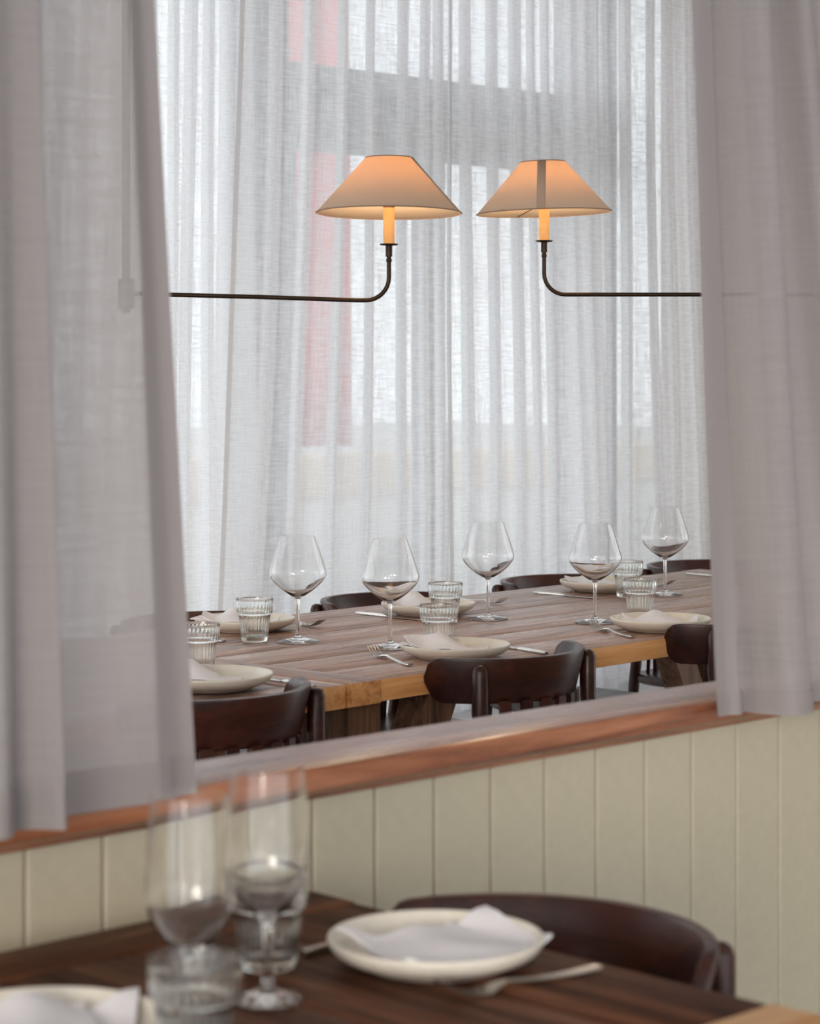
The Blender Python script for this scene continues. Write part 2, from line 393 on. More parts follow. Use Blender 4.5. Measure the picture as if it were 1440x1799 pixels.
# sheers: fold edges read from left to right, spreading from the track downwards
def sheer(label, edges_px, anchor_px, seed, z_bot=.196, back=0.0):
    rnd = random.Random(seed)
    E = [a_of(px, B_CUR) for px in edges_px]; anc = a_of(anchor_px, B_CUR)
    ov = [rnd.uniform(.022, .055) for _ in E]; dp = [rnd.uniform(.7, 1.25) for _ in E]; ph = [rnd.uniform(0, 6.28) for _ in E]
    ov = [min(v, .55 * (E[i + 1] - E[i]) if i + 1 < len(E) else v) for i, v in enumerate(ov)]
    def prof(z):
        d = max(0.0, (2.55 - z)) / 2.35
        k = 1 + .15 * d ** 1.4
        e = [anc + (x - anc) * k + .010 * math.sin(p + z * 2.1) * (.3 + d) for x, p in zip(E, ph)]
        amp = .6 + .5 * d
        pts = [(e[0], .012)]
        for i in range(len(e) - 1):
            w = e[i + 1] - e[i]; o2 = ov[i + 1] * (1.0 + .25 * d * math.sin(ph[i]))
            if i + 1 == len(e) - 1: pts += [(e[i] + w * .5, -.028 * amp), (e[i + 1], .0)]
            else:
                A = .022 * amp * dp[i]
                pts += [(e[i] + w * .18, -A * .8), (e[i] + w * .55, -A), (e[i + 1] + o2 * .75, -A * .35), (e[i + 1] + o2, .004), (e[i + 1] + o2 * .8, .016), (e[i + 1] + o2 * .2, .020), (e[i + 1] - .002, .008)]
        return pts
    root = curtain(label, prof, z_bot, CEIL - .03, M['linen_back'], M['linen_back'], .05, 40, 4, 'sheers in front of the window wall', 'sheer_curtain', B_CUR + back)
    def band(lo):
        def f(z):
            q = prof(z)[0] if lo else prof(z)[-1]; r = prof(z)[1] if lo else prof(z)[-2]; d = (Vector(r) - Vector(q)).normalized() * .015
            p = [q, (q[0] + d.x * .5, q[1] + d.y * .5), (q[0] + d.x, q[1] + d.y)]
            return p if lo else p[::-1]
        return f
    for lo in (True, False): edge_strip(root, band(lo), z_bot + .002, 2, M['sheer_hem'])
    return root
def pad(lst, lo, hi, step, seed):
    rnd = random.Random(seed); out = list(lst)
    while out[0] > lo: out.insert(0, out[0] - step * rnd.uniform(.75, 1.25))
    while out[-1] < hi: out.append(out[-1] + step * rnd.uniform(.75, 1.25))
    return out
S1 = pad([270, 300, 338, 366, 400, 428, 484], -300, 470, 42, 1)
S2 = [428, 479, 537, 598, 650, 705, 744, 768, 789]
S3 = [792, 812, 858, 898, 930, 954, 999, 1022, 1048]
S4 = pad([1034, 1062, 1090, 1128, 1177, 1206, 1240], 1040, 2300, 40, 2)
sheer('white sheer window curtain behind the left lamp arm, cut off by the left partition curtain', S1, 470, 11, .196, .10)
sheer('white sheer window curtain behind the left lampshade, ending at the dark slit', S2, 789, 12)
sheer('white sheer window curtain behind the right lampshade, starting at the dark slit', S3, 792, 13)
sheer('white sheer window curtain behind the right lamp arm and the farthest wine glass', S4, 1034, 14, .196, .10)
o = box('curtain_track', M['plaster'], None, -6.5, 6.5, B_CUR - .03, B_CUR + .13, CEIL - .03, CEIL - .001); at_frame(o); tag(o, 'white ceiling track carrying the window sheers', 'curtain track')
o = box('curtain_track', M['plaster'], None, -3, 4, -.09, -.03, CEIL - .03, CEIL - .001); at_frame(o); tag(o, 'white ceiling track carrying the partition curtains', 'curtain track')

# partition curtains
BF = -.055
def zk(z): return (z - .87) / .845          # 0 at the hem, 1 at the top of the picture
def left_prof(z):
    k = zk(z)
    er = a_of(343 - 73 * k, -.04); f1 = a_of(104 - 40 * k, -.085)
    w = er - f1
    pts = [(er, -.040), (er - .02, -.038), (er - .25 * w, -.046 - .008 * k), (er - .5 * w, -.040), (er - .75 * w, -.036), (f1 - .035, -.040), (f1 - .045, -.055), (f1 - .025, -.072), (f1, -.088 - .01 * (1 - k))]
    x = f1
    rnd = random.Random(3)
    for i in range(14):
        st = rnd.uniform(.028, .05) * (1 - .18 * max(0, min(1.5, k)))
        x -= st; dpt = -.085 + (.022 if i % 2 == 0 else -.006) * rnd.uniform(.6, 1.3) * (.5 + .7 * (1 - min(1, k)))
        pts.append((x, dpt))
    return [(a, b - BF) for a, b in reversed(pts)]
def right_prof(z):
    k = zk(z)
    el = a_of(1262 - 40 * min(k, 1.6) ** .8 if k > 0 else 1262, -.05)
    f = 1 - .30 * max(0, min(1.4, k))
    seq = [(0, -.048), (.018, -.050), (.045, -.052), (.060, -.044), (.066, -.075), (.086, -.112), (.118, -.118), (.140, -.090), (.136, -.058), (.175, -.046), (.215, -.050), (.245, -.065), (.26, -.105), (.30, -.100), (.305, -.060), (.34, -.048), (.38, -.08), (.42, -.052), (.47, -.078), (.52, -.05), (.57, -.082), (.63, -.05), (.7, -.08), (.77, -.05), (.85, -.08), (.95, -.05)]
    out = []
    for i, (a, b) in enumerate(seq):
        ruff = .006 * math.sin(i * 2.3) * max(0, 1 - k * 2.2)
        out.append((el + a * f + ruff, b - BF + ruff * .6))
    return out
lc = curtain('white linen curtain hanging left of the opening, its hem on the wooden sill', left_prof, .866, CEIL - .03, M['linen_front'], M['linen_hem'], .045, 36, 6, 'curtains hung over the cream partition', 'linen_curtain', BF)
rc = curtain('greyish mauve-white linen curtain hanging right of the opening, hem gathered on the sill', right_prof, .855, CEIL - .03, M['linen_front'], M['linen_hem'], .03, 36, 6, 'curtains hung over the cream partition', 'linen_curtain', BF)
# stitched side hem on the left curtain's free edge
def side_hem(root, prof, z0, off):
    bm = bmesh.new(); cloth_rows(bm, prof, [z0 + (CEIL - .03 - z0) * j / 36 for j in range(37)], 6, off); mesh_obj('side_hem', bm, M['linen_hem'], root)
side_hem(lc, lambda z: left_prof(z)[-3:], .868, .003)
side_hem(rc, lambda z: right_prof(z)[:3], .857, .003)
# ------------------------------------------------------------------ tables
TZ = .75
def table(label, origin, rz, L, D, nplank, mats, group, dark_end=False, leg_mat=None):
    """L along the planks (local X, 0..L), D across (local Y, 0..D); top at TZ"""
    t = thing('dining_table', label, 'table', (origin[0], origin[1], 0), rz, group)
    th = .042; bb = .092; top, edge = mats
    def two(o, a, b_, outer):
        o.data.materials.clear(); o.data.materials.append(a); o.data.materials.append(b_)
        for p in o.data.polygons: p.material_index = 1 if outer(p.normal) else 0
    g = .0008; w = D / nplank
    for i in range(nplank):
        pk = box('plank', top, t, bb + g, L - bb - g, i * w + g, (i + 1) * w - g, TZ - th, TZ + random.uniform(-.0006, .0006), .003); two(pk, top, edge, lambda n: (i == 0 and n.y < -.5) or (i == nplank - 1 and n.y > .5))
    for x0 in (0, L - bb):
        o = bmesh.new(); add_box(o, -D / 2 - .003, D / 2 + .003, -bb / 2 + g, bb / 2 - g, TZ - th - .002, TZ + .0008, .003)
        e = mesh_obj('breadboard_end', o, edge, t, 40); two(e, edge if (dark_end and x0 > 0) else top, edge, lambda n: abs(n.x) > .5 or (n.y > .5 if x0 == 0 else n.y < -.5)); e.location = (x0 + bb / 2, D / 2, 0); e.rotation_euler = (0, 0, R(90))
    for sy in (0, 1):
        y0 = .035 if sy == 0 else D - .125
        for sx in (0, 1):
            x0 = .04 if sx == 0 else L - .13
            box('leg', M['table_leg'], t, x0, x0 + .09, y0, y0 + .09, 0, TZ - th - .003, .004)
            b = bmesh.new(); d = 1 if sx == 0 else -1; xs = x0 + .045
            sec = []
            for (x, z) in ((xs + d * .035, .30), (xs + d * .24, TZ - th - .004)):
                sec.append([(x - .045, y0 + .01, z), (x + .045, y0 + .01, z), (x + .045, y0 + .08, z), (x - .045, y0 + .08, z)])
            add_loft(b, sec); fix(b); mesh_obj('brace', b, M['table_leg'], t, 40)
    for sx in (0, 1):
        x0 = .055 if sx == 0 else L - .115
        box('foot_rail', M['table_leg'], t, x0, x0 + .06, .126, D - .126, .08, .15, .004)
    return t
# far row: three tables pushed end to end
FU_A = math.atan2(4000, 3680)
FU = Vector((math.cos(FU_A), math.sin(FU_A), 0)); FV = Vector((-math.sin(FU_A), math.cos(FU_A), 0))
FO = Vector((0, 4.29, 0))
def far(s, t, z=0): return FO + FU * s + FV * t + Vector((0, 0, z))
FL, FD = .872, .93
tt = (M['table_top'], M['lit_table_edge'])
table('long oak table seen through the opening, set with four of the large wine glasses', far(-.172, 0), FU_A, 2.42, FD, 6, tt, 'tables pushed together in the back room')
table('oak table at the left end of the far row, mostly hidden by the left curtain', far(-.172 - 1.8 - .003, 0), FU_A, 1.8, FD, 6, tt, 'tables pushed together in the back room')
# near table against the partition
NC = at(523, 1561, TZ); NL, ND = .735, .76
nang = ANG - R(90)
# local X runs along -V, local Y along +U; the corner seen in the photo is local (0, ND)
norg = NC - U * ND
table('dark oak table in the foreground, standing against the cream partition', norg, math.atan2(-V.y, -V.x), NL, ND, 5, (M['near_top'], M['lit_table_edge']), None, True)

# ------------------------------------------------------------------ chairs
def chair(label, loc, rz, group):
    """faces local +Y; bent top rail carried by two round posts"""
    t = thing('dining_chair', label, 'chair', loc, rz, group)
    m = M['chair_wood']; Rr = .197; yc = .02; zt_, hh = .782, .088; th = .0085
    # top rail
    b = bmesh.new(); secs = []; A = R(78); N = 44
    for i in range(N + 1):
        a = -A + 2 * A * i / N
        ar = (A - abs(a)) * Rr; r0 = .036
        hf = hh / 2 * (math.sqrt(max(0.0, 1 - ((r0 - ar) / r0) ** 2)) if ar < r0 else 1.0); hf = max(hf, .006)
        zc = zt_ - hh / 2; ts = th * (1 if ar > .006 else .7)
        n = Vector((math.sin(a), -math.cos(a), 0)); c = Vector((0, yc, 0)) + n * Rr
        ring = []
        for (u, w) in ((-1, -.90), (-.75, -.99), (0, -1), (.75, -.99), (1, -.90), (1, .90), (.75, .99), (0, 1), (-.75, .99), (-1, .90)):
            lean = .010 * (w * hf / (hh / 2))
            p = c + n * (u * ts + lean); ring.append((p.x, p.y, zc + w * hf))
        secs.append(ring)
    add_loft(b, secs); fix(b); mesh_obj('top_rail', b, m, t, 33)
    # posts and rear legs
    for s in (-1, 1):
        a = s * R(47); n = Vector((math.sin(a), -math.cos(a), 0)); p = Vector((0, yc, 0)) + n * (Rr + .0255)
        b = bmesh.new(); q = Vector((s * .158, -.175, 0))
        pts = [(q.x * 1.03, q.y - .03, 0), (q.x, q.y, .42), ((q.x + p.x) / 2, (q.y + p.y) / 2, .58), (p.x, p.y, .68), (p.x, p.y, .759), (p.x, p.y, .768), (p.x, p.y, .772)]
        add_tube(b, pts, [.013, .016, .016, .016, .016, .0125, .006], 14); fix(b); mesh_obj('rear_post', b, m, t, 60)
        b = bmesh.new(); add_tube(b, [(s * .170, .19, 0), (s * .160, .18, .43)], [.012, .017], 12); fix(b); mesh_obj('leg', b, m, t, 60)
        b = bmesh.new(); add_tube(b, [(s * .164, .182, .22), (s * .159, -.18, .22)], .009, 10); fix(b); mesh_obj('stretcher', b, m, t, 60)
    b = bmesh.new(); add_tube(b, [(-.164, .182, .27), (.164, .182, .27)], .009, 10); fix(b); mesh_obj('stretcher', b, m, t, 60)
    # seat
    b = bmesh.new(); out = []
    for k in range(36):
        a = 2 * math.pi * k / 36; c, s = math.cos(a), math.sin(a); e = .55
        out.append((.195 * math.copysign(abs(c) ** e, c), .20 * math.copysign(abs(s) ** e, s)))
    add_loft(b, [[(x * f, y * f, z) for x, y in out] for f, z in ((.94, .425), (1, .432), (1, .447), (.97, .453), (.8, .449), (.4, .444))]); fix(b)
    mesh_obj('seat', b, m, t, 50)
    # slats between the posts
    for i in range(6):
        a = R(-33 + 66 * i / 5); n = Vector((math.sin(a), -math.cos(a), 0)); c = Vector((0, yc, 0)) + n * Rr; tx = Vector((math.cos(a), math.sin(a), 0))
        b = bmesh.new(); q = Vector((n.x * .19, -.165, 0))
        sec = []
        for z, o in ((.44, q), (.58, (q + c) / 2), (.70, c)):
            sec.append([tuple(o + tx * (sx * .0115) + n * (sy * .005) + Vector((0, 0, z))) for sx, sy in ((-1, -1), (1, -1), (1, 1), (-1, 1))])
        add_loft(b, sec); fix(b); mesh_obj('slat', b, m, t, 40)
    return t
def chair_at(s, t, face): return (far(s, t), FU_A if face > 0 else FU_A + math.pi)
G1 = 'dark bentwood chairs around the far tables'
cs = []
front_s = [-.70, .215, 1.13]; back_s = [-.60, .30, 1.20, 2.05]
c0 = chair('dark bentwood chair in front of the far row, centre of the opening', *chair_at(.235, .02, 1), G1)
F_ch = c0
dup(c0, *chair_at(-.515, .03, 1), 'dark bentwood chair in front of the far row, half behind the left curtain', G1)
dup(c0, *chair_at(1.01, .03, 1), 'dark bentwood chair in front of the far row, half behind the right curtain', G1)
for px, lab in ((352, 'dark bentwood chair behind the far row, its rail just showing above the leftmost plate'), (688, 'dark bentwood chair behind the far row, between the two left wine glasses'), (992, 'dark bentwood chair behind the far row, between the two middle wine glasses'), (1240, 'dark bentwood chair behind the far row, behind the farthest wine glass')):
    k = (px - 720) / F; p = far(0, FD + .05); s = (k * p.y - p.x) / (FU.x - k * FU.y)
    dup(c0, far(s, FD + .02), FU_A + math.pi, lab, G1).scale = (1, 1, .966)
nd = NC - V * .33 + U * .02
nc = dup(c0, (nd.x - .006, nd.y + .0, 0), ANG + R(99), 'dark bentwood chair pushed up to the foreground table', None); nc.scale = (.96, .95, .964)

# ------------------------------------------------------------------ tableware
ZT = TZ + .0012
def plate_proto(label, loc, group, rad=.111):
    p = [(0, .004), (.060, .004), (.066, 0), (.074, 0), (.080, .003), (.096, .009), (.106, .0155), (.1105, .022), (.111, .026), (.1095, .0275), (.107, .0265), (.1045, .023), (.099, .0165), (.088, .011), (.070, .0085), (.04, .0075), (0, .007)]
    pr = [(v.x, v.y) for v in catmull([(a, b, 0) for a, b in p], 3)]
    pr = [(max(r, 0) if i not in (0, len(pr) - 1) else 0, z) for i, (r, z) in enumerate(pr)]
    b = bmesh.new(); add_lathe(b, pr, 64); fix(b); o = mesh_obj('plate', b, M['plate'], None, 180); o.location = loc; tag(o, label, 'plate', group); return o
def napkin(label, loc, rz, w, d, seed, peak, group, flap=True, off=(0, 0)):
    """folded cloth: a lower fold lying flat, an upper fold that rises into a soft ridge"""
    rnd = random.Random(seed); b = bmesh.new()
    def sheet(x0, x1, y0, y1, f, sk, n=22, m=16, th=.003):
        top = []; bot = []
        for j in range(m + 1):
            rt, rb = [], []
            for i in range(n + 1):
                s, t = i / n, j / m
                x = x0 + (x1 - x0) * s + sk * (t - .5); y = y0 + (y1 - y0) * t + .012 * math.sin(s * 3 + seed)
                z = f(s, t); rt.append(b.verts.new((x, y, z + th))); rb.append(b.verts.new((x, y, z)))
            top.append(rt); bot.append(rb)
        for j in range(m):
            for i in range(n):
                b.faces.new((top[j][i], top[j][i + 1], top[j + 1][i + 1], top[j + 1][i])); b.faces.new((bot[j][i], bot[j + 1][i], bot[j + 1][i + 1], bot[j][i + 1]))
        for j in range(m):
            b.faces.new((top[j][0], top[j + 1][0], bot[j + 1][0], bot[j][0])); b.faces.new((top[j][n], bot[j][n], bot[j + 1][n], top[j + 1][n]))
        for i in range(n):
            b.faces.new((top[0][i], bot[0][i], bot[0][i + 1], top[0][i + 1])); b.faces.new((top[m][i], top[m][i + 1], bot[m][i + 1], bot[m][i]))
    def dish(x, y):
        k = min(1, max(0, (math.hypot(x, y) - .066) / .040)); return .0098 + .0185 * k * k * (3 - 2 * k)
    W = (-w / 2, w / 2); D_ = (-d / 2, d / 2)
    def low(s, t):
        x = W[0] + w * s + .02 * (t - .5) + off[0]; y = D_[0] + d * t + .012 * math.sin(s * 3 + seed) + off[1]
        return dish(x, y) + .0006 * math.sin(11 * s + 5 * t + seed)
    sheet(*W, *D_, low, .02)
    if flap:
        def ht(s, t):
            x = W[0] + .004 + (w * .80 - .004) * s - .015 * (t - .5) + off[0]; y = D_[0] + .004 + (d - .008) * t + .012 * math.sin(s * 3 + seed) + off[1]
            r = math.exp(-((s - .58) / .27) ** 2) * (.30 + .70 * t)
            return dish(x, y) + .0042 + peak * r + .0015 * math.sin(7 * t + 5 * s + seed) * (.3 + s)
        sheet(W[0] + .004, W[0] + w * .80, D_[0] + .004, D_[1] - .004, ht, -.015)
    fix(b); o = mesh_obj('napkin', b, M['napkin'], None, 50); o.location = loc; o.rotation_euler = (0, 0, rz)
    tag(o, label, 'napkin', group); return o
def wine(label, loc, group, big=True):
    if big:
        out = [(0, 0), (.040, 0), (.0432, .0007), (.0437, .0018), (.040, .0030), (.025, .0058), (.010, .0095), (.0048, .016), (.0038, .032), (.0036, .065), (.0040, .088), (.0060, .0955), (.014, .1005), (.030, .112), (.046, .127), (.0560, .141), (.0585, .151), (.0565, .163), (.049, .189), (.0405, .2155), (.03465, .2325)]
        inn = [(.03435, .2326), (.0401, .2155), (.0485, .189), (.0556, .163), (.0576, .151), (.0550, .141), (.0450, .1278), (.0288, .1132), (.012, .1030), (.004, .1000), (0, .0995)]
    else:
        out = [(0, 0), (.028, 0), (.0310, .0007), (.0315, .0018), (.029, .0032), (.018, .0062), (.009, .0105), (.0052, .018), (.0042, .036), (.0045, .060), (.0060, .070), (.012, .0775), (.024, .090), (.0335, .104), (.0378, .118), (.0388, .130), (.0380, .150), (.0360, .180), (.03325, .211)]
        inn = [(.03295, .2111), (.0355, .180), (.0374, .150), (.0376, .130), (.0366, .118), (.0323, .105), (.0225, .0916), (.010, .0805), (.0035, .0770), (0, .0765)]
    if big: out = [(r * 1.035, z * .962) for r, z in out]; inn = [(r * 1.035, z * .962) for r, z in inn]
    pr = [(v.x, v.y) for v in catmull([(a, b, 0) for a, b in out], 3)] + [(v.x, v.y) for v in catmull([(a, b, 0) for a, b in inn], 3)]
    pr = [(0 if (i == 0 or i == len(pr) - 1) else max(r, .0004), z) for i, (r, z) in enumerate(pr)]
    b = bmesh.new(); add_lathe(b, pr, 64); fix(b); o = mesh_obj('wine_glass', b, M['glass'], None, 38); o.location = loc; tag(o, label, 'wine glass', group); return o
def tumbler(label, loc, group, small=False):
    H = .092
    out = [(0, .0015), (.020, .001), (.0245, .0004), (.0268, .003), (.0280, .010), (.0300, .025), (.0325, .045), (.0335, .055), (.0338, .0575), (.0365, .0595), (.0378, .0615), (.0382, .064), (.0388, .075), (.0393, .084), (.0396, .0895), (.0392, .0918)]
    inn = [(.0376, .0918), (.0368, .086), (.0362, .070), (.0350, .060), (.0318, .052), (.0300, .040), (.0275, .022), (.0255, .0135), (.020, .0105), (0, .010)]
    po = [(v.x, v.y) for v in catmull([(a, b, 0) for a, b in out], 2)]; pi_ = [(v.x, v.y) for v in catmull([(a, b, 0) for a, b in inn], 2)]
    pr = po + pi_; pr = [(0 if (i == 0 or i == len(pr) - 1) else max(r, .0004), z) for i, (r, z) in enumerate(pr)]; no = len(po)
    def rib(r, z, a, i):
        if .005 < z < .0575: k = min(1, (z - .005) / .012, (.0575 - z) / .003)
        elif .0615 < z < .087: k = min(1, (z - .0615) / .003, (.087 - z) / .008)
        else: k = 0
        if i < no: return r - .0011 * k * (1 - abs(math.cos(a * 15)))
        return r + .0003 * k * (1 - abs(math.cos(a * 15)))
    b = bmesh.new(); add_lathe(b, pr, 180, rib); fix(b); o = mesh_obj('tumbler', b, M['tumbler'], None, 60); o.location = loc; tag(o, label, 'tumbler', group); return o
def copy_one(o, loc, label, group, rz=0):
    c = o.copy(); COL.objects.link(c); c.location = loc; c.rotation_euler = (0, 0, rz); c['label'] = label
    if group: c['group'] = group
    return c
def fork_mesh():
    """lies along +X, tines at +X, 0.19 m long"""
    b = bmesh.new()
    ctr = [(0, .0030), (.010, .0024), (.05, .0022), (.09, .0050), (.115, .0075), (.130, .0055), (.140, .0020)]
    wid = [.0060, .0068, .0042, .0030, .0032, .0080, .0120]
    P = catmull([(x, z, w) for (x, z), w in zip(ctr, wid)], 4)
    add_loft(b, [[(p.x, -p.z, p.y - .0011), (p.x, p.z, p.y - .0011), (p.x, p.z * .8, p.y + .0011), (p.x, -p.z * .8, p.y + .0011)] for p in P])
    for k in range(4):
        y = -.0098 + k * .00653
        pts = [(.138, y, .0021), (.150, y, .0012), (.165, y * 1.02, .0040), (.180, y * 1.02, .0105), (.192, y, .0180)]
        C = catmull(pts, 3); secs = []
        for i, p in enumerate(C):
            w = .0020 - .0011 * i / (len(C) - 1); secs.append([(p.x, p.y - w, p.z - .0009), (p.x, p.y + w, p.z - .0009), (p.x, p.y + w, p.z + .0009), (p.x, p.y - w, p.z + .0009)])
        add_loft(b, secs)
    fix(b); return b
def knife_mesh():
    b = bmesh.new()
    x = [0, .004, .04, .085, .100, .108, .150, .190, .205, .212]; w = [.0045, .0058, .0056, .0050, .0048, .0075, .0090, .0085, .0050, .0008]; h = [.0030, .0034, .0034, .0034, .0030, .0011, .0010, .0009, .0008, .0006]
    add_loft(b, [[(a, -c * .9, 0), (a, c * .9, 0), (a, c, d), (a, c * .6, d * 1.8), (a, -c * .6, d * 1.8), (a, -c, d)] for a, c, d in zip(x, w, h)]); fix(b); return b
fork0 = fork_mesh(); fm = bpy.data.meshes.new('fork'); fork0.to_mesh(fm); fork0.free(); fm.materials.append(M['steel']); fm.shade_smooth(); fm.set_sharp_from_angle(angle=R(50))
knife0 = knife_mesh(); km = bpy.data.meshes.new('knife'); knife0.to_mesh(km); knife0.free(); km.materials.append(M['steel']); km.shade_smooth(); km.set_sharp_from_angle(angle=R(50))
def lay(kind, mesh, tip, tail, z, label, group, anchor='tip'):
    """tip and tail are picture points on the table; the piece keeps its true length from the tip"""
    p, q = at(tip[0], tip[1], z), at(tail[0], tail[1], z); d = (p - q).normalized(); ln = .192 if kind == 'fork' else .212
    o = bpy.data.objects.new(kind, mesh); COL.objects.link(o)
    s = p - d * ln if anchor == 'tip' else q
    o.location = (s.x, s.y, z); o.rotation_euler = (0, 0, math.atan2(d.y, d.x)); tag(o, label, kind, group); return o

GP = 'plates on the far tables'; GN = 'napkins on the far plates'; GW = 'wine glasses on the far tables'; GT = 'tumblers on the far tables'; GF = 'forks on the far tables'; GK = 'knives on the far tables'
plates = [((799, 1154), 'cream plate in front of the two middle tumblers, before the centre chair'), ((372, 1208), 'cream plate cut off by the left curtain, before the left front chair'), ((1160, 1106), 'cream plate touching the right curtain, before the right front chair'),
          ((430, 1106), 'cream plate behind the tumbler at the left end of the far row'), ((752, 1078), 'cream plate behind the stacked-looking pair of tumblers in the middle'), ((1058, 1037), 'cream plate behind the second wine glass from the right')]
p0 = None; PL_ = []
for (px, py), lab in plates:
    q = at(px, py, ZT)
    if p0 is None: p0 = plate_proto(lab, q, GP); o = p0
    else: o = copy_one(p0, q, lab, GP)
    PL_.append(q)
nl = ['white folded napkin on the plate before the centre chair', 'white folded napkin on the plate cut off by the left curtain', 'white folded napkin on the plate touching the right curtain', 'white folded napkin on the plate behind the leftmost whole tumbler', 'white folded napkin on the plate behind the middle tumblers', 'white folded napkin on the plate behind the second wine glass from the right']
nx = [(-.02, .0), (-.03, 0), (0, 0), (-.02, 0), (-.02, 0), (-.01, 0)]
for i, (q, lab) in enumerate(zip(PL_, nl)):
    napkin(lab, q + Vector((nx[i][0], nx[i][1], 0)), R(8 * math.sin(i * 1.7)), .158, .104, i + 1, .027 + .005 * math.sin(i * 2.1), GN, True, nx[i])
gl = [((523, 1127), 'large wine glass at the left, right of the first whole tumbler'), ((685, 1137), 'large wine glass left of the middle tumblers, behind the front fork'), ((857, 1087), 'large wine glass right of the middle tumblers, under the gap between the lamps'), ((1045, 1093), 'large wine glass before the right plate, its foot behind a fork'), ((1168, 1045), 'large wine glass farthest right and farthest back')]
w0 = None
for (px, py), lab in gl:
    q = at(px, py, ZT); w0 = wine(lab, q, GW) if w0 is None else (copy_one(w0, q, lab, GW, px) and w0)
tl = [((447, 1127), 'ribbed tumbler left of the leftmost wine glass'), ((350, 1180), 'ribbed tumbler half hidden by the left curtain'), ((770, 1140), 'ribbed tumbler behind the plate of the centre chair, nearer of the middle pair'), ((782, 1094), 'ribbed tumbler farther of the middle pair'), ((1124, 1086), 'ribbed tumbler behind the plate at the right, nearer of the right pair'), ((1102, 1049), 'ribbed tumbler farther of the right pair, beside the farthest wine glass')]
t0 = None
for (px, py), lab in tl:
    q = at(px, py, ZT); t0 = tumbler(lab, q, GT) if t0 is None else (copy_one(t0, q, lab, GT, px) and t0)
lay('fork', fm, (653, 1150), (770, 1184), ZT, 'fork with its tines before the foot of the second wine glass from the left', GF)
lay('fork', fm, (1040, 1104), (1150, 1129), ZT, 'fork with its tines before the foot of the second wine glass from the right', GF)
lay('fork', fm, (566, 1103), (420, 1087), ZT, 'fork behind the leftmost wine glass', GF)
lay('fork', fm, (886, 1063), (745, 1045), ZT, 'fork behind the middle wine glass', GF)
lay('fork', fm, (1183, 1031), (1040, 1019), ZT, 'fork behind the farthest wine glass', GF)
lay('knife', km, (800, 1120), (960, 1150), ZT, 'knife sticking out right of the plate before the centre chair', GK, 'tail')
lay('knife', km, (440, 1186), (552, 1209), ZT, 'knife sticking out right of the plate at the left curtain', GK, 'tail')
lay('knife', km, (760, 1092), (626, 1078), ZT, 'knife left of the plate behind the middle tumblers', GK, 'tail')
lay('knife', km, (1055, 1052), (938, 1042), ZT, 'knife left of the plate behind the second wine glass from the right', GK, 'tail')
lay('knife', km, (1310, 1018), (1206, 1009), ZT, 'knife at the right curtain, behind the farthest wine glass', GK, 'tail')
lay('knife', km, (300, 1118), (394, 1128), ZT, 'knife whose end shows beside the left curtain, behind a tumbler', GK, 'tail')
# foreground setting
q = at(765, 1692, ZT); pn = copy_one(p0, q, 'large blurred cream plate on the foreground table, before its chair', None); pn.scale = (.945, .945, 1)
napkin('white folded napkin on the foreground plate', q + Vector((.012, .004, 0)), R(38), .168, .124, 9, .010, None, True, (.004, .010))
q2 = at(70, 1852, ZT); copy_one(p0, q2, 'cream plate cut off by the lower left corner', None)
napkin('white folded napkin at the lower left corner', q2 + Vector((.0, .0, 0)), R(12), .16, .13, 4, .020, None, True)
n0 = wine('slim wine glass on the foreground table, left and nearer', at(334, 1829, ZT), 'slim wine glasses on the foreground table', False)
copy_one(n0, at(470, 1757, ZT), 'slim wine glass on the foreground table, right and farther', 'slim wine glasses on the foreground table')
copy_one(t0, at(343, 1880, ZT), 'ribbed tumbler on the foreground table, before the nearer slim wine glass', 'tumblers on the foreground table', 1.0)
copy_one(t0, at(470, 1700, ZT), 'ribbed tumbler on the foreground table, behind the farther slim wine glass', 'tumblers on the foreground table', 2.0)
lay('fork', fm, (815, 1752), (1052, 1702), ZT, 'fork right of the foreground plate', None, 'tail')
lay('fork', fm, (395, 1702), (300, 1760), ZT, 'fork seen through the foreground tumbler', None)
lay('knife', km, (640, 1650), (532, 1680), ZT, 'knife behind the foreground plate', None, 'tail')
lay('knife', km, (-60, 1790), (22, 1750), ZT, 'knife end at the left border of the foreground table', None, 'tail')

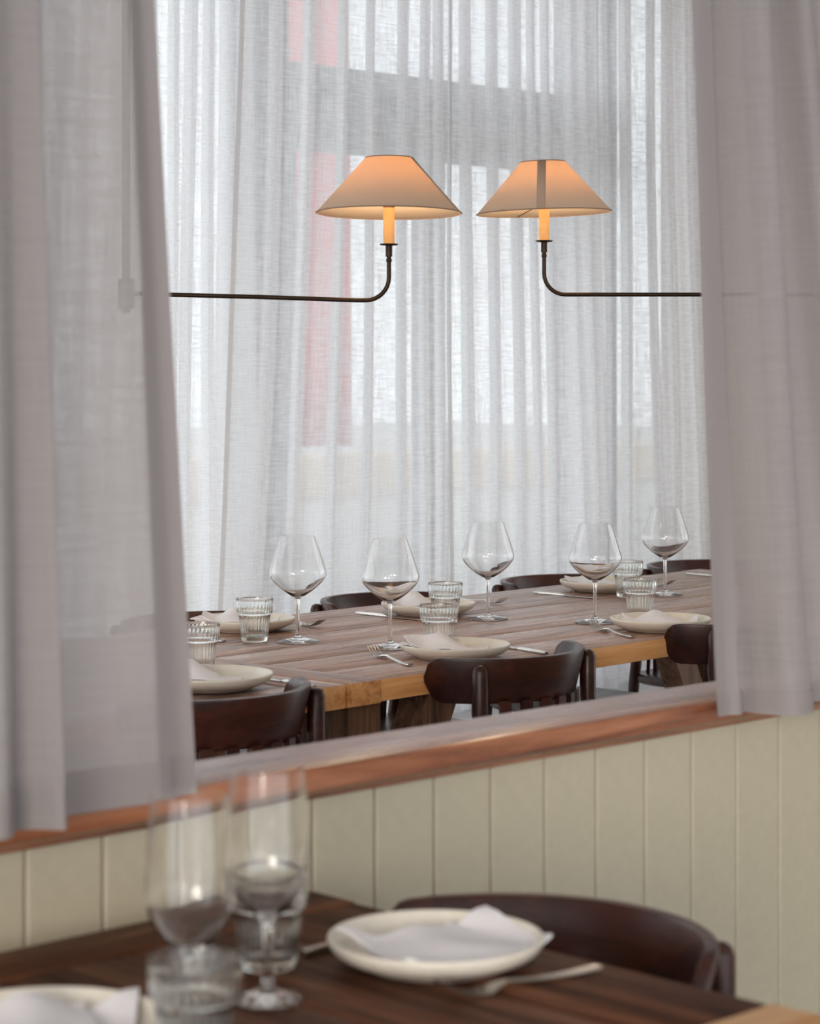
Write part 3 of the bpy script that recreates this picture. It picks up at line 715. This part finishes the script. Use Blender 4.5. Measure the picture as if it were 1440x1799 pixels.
# ------------------------------------------------------------------ lamps
def lamp(label, px, depth, flange_py, arm_py, side, arm_len, tilt, seam_ang, far_dz, far_dy):
    s = depth / F
    X = (px - 720) * s; zf = CZ + (HZ - flange_py) * s; za = CZ + (HZ - arm_py) * s
    t = thing('swing_arm_lamp', label, 'lamp', (X, depth, 0), 0, 'swing arm lamps over the far tables')
    # tube: down from the holder, bend, out to the pole
    r = .047; pts = [(0, 0, zf - .034), (0, 0, zf - .05), (0, 0, za + r)]
    for k in range(1, 9):
        a = math.pi / 2 * k / 8; pts.append((side * r * (1 - math.cos(a)), 0, za + r - r * math.sin(a)))
    ex = side * arm_len; pts += [(side * (r + .02), 0, za), (ex * .5, far_dy * .5, za + far_dz * .5), (ex, far_dy, za + far_dz)]
    b = bmesh.new(); add_tube(b, pts, .0046, 12); fix(b); mesh_obj('arm', b, M['bronze'], t, 60)
    b = bmesh.new(); add_lathe(b, [(0, zf - .036), (.0052, zf - .036), (.0060, zf - .033), (.0060, zf - .030), (.0045, zf - .027), (.0045, zf - .024), (0, zf - .024)], 20); fix(b); mesh_obj('knuckle', b, M['bronze'], t, 40)
    b = bmesh.new(); add_lathe(b, [(0, zf - .0245), (.0070, zf - .0245), (.0070, zf - .004), (.0075, zf - .002), (.017, zf - .0012), (.0193, zf + .0006), (.0195, zf + .0018), (.0188, zf + .002), (.012, zf), (0, zf)], 32); fix(b); mesh_obj('drip_pan', b, M['bronze'], t, 40)
    zb = CZ + (HZ - 374) * s; H = .113; zt2 = zb + H; rb, rt = .150, .0495
    b = bmesh.new(); add_lathe(b, [(0, zf + .0005), (.0118, zf + .0005), (.0118, zb + .010), (.010, zb + .012), (0, zb + .012)], 28); fix(b); mesh_obj('candle_sleeve', b, M['candle'], t, 40)
    b = bmesh.new(); add_lathe(b, [(0, zb + .0122), (.0125, zb + .0122), (.0125, zb + .022), (.006, zb + .026), (0, zb + .026)], 20); fix(b); mesh_obj('bulb_holder', b, M['bronze'], t, 40)
    b = bmesh.new(); add_lathe(b, [(0, zb + .0262), (.006, zb + .027), (.016, zb + .042), (.019, zb + .054), (.016, zb + .066), (.006, zb + .074), (0, zb + .0755)], 20); fix(b); bl = mesh_obj('bulb', b, M['bulb'], t, 180)
    # shade, tilted on its holder
    sh = bpy.data.objects.new('lamp_shade', None); COL.objects.link(sh); sh.parent = t; sh.location = (0, 0, zb); sh.rotation_euler = tilt
    b = bmesh.new(); th = .0012
    add_lathe(b, [(rb, 0), (rb - (rb - rt) * .5, H * .5), (rt, H), (rt - th, H), (rb - (rb - rt) * .5 - th, H * .5), (rb - th * 1.4, 0), (rb, 0)], 72); bmesh.ops.remove_doubles(b, verts=b.verts[:], dist=1e-5); fix(b); mesh_obj('shade_cloth', b, M['shade'], sh, 50)
    for rr, z in ((rb, 0.0), (rt, H)):
        b = bmesh.new(); n = 72; pts = [(rr * math.cos(2 * math.pi * k / n), rr * math.sin(2 * math.pi * k / n), z) for k in range(n + 1)]; add_tube(b, pts, .0013, 8, False); fix(b); mesh_obj('binding', b, M['trim'], sh, 180)
    b = bmesh.new(); n = 5; sec = []
    for f in (0.0, .5, 1.0):
        rr = rb + (rt - rb) * f + .0008; w = .0095 / rr; sec.append([(rr * math.cos(seam_ang + w * (2 * k / n - 1)), rr * math.sin(seam_ang + w * (2 * k / n - 1)), H * f) for k in range(n + 1)])
    add_loft(b, sec, False, False); so = mesh_obj('seam', b, M['seam'], sh, 180); so.modifiers.new('thick', 'SOLIDIFY').thickness = .0008
    for k in range(3):
        a = R(90 + 120 * k + (20 if side > 0 else 2)); b = bmesh.new(); add_tube(b, [(.0 + .013 * math.cos(a), .013 * math.sin(a), .020), (rb * .99 * math.cos(a), rb * .99 * math.sin(a), .002)], .0011, 6); fix(b); mesh_obj('shade_wire', b, M['bronze'], sh, 60)
    # pole the arm swings on
    b = bmesh.new(); add_tube(b, [(ex, far_dy, za + far_dz - .04), (ex, far_dy, CEIL - .012)], .009, 14); fix(b); mesh_obj('pole', b, M['bronze'], t, 60)
    b = bmesh.new(); add_lathe(b, [(0, -.03), (.012, -.03), (.045, -.014), (.055, -.002), (.055, 0), (0, 0)], 32); fix(b); pb = mesh_obj('ceiling_rose', b, M['bronze'], t, 40); pb.location = (ex, far_dy, CEIL - .001)
    b = bmesh.new(); add_lathe(b, [(0, -.03), (.017, -.03), (.017, .03), (0, .03)], 24); fix(b); cl = mesh_obj('collar', b, M['bronze'], t, 40); cl.location = (ex, far_dy, za + far_dz)
    return t
lamp('lamp with cream cone shade at the left, its arm reaching from the left curtain', 683, 4.69, 430, 527.5, -1, .535, (R(-1.4), R(.3), 0), R(-18), .012, -.05)
lamp('lamp with cream cone shade at the right, its arm reaching from the right curtain', 955.5, 5.06, 424, 517.5, 1, .72, (R(.2), R(-1.6), 0), R(-96), .0, .0)
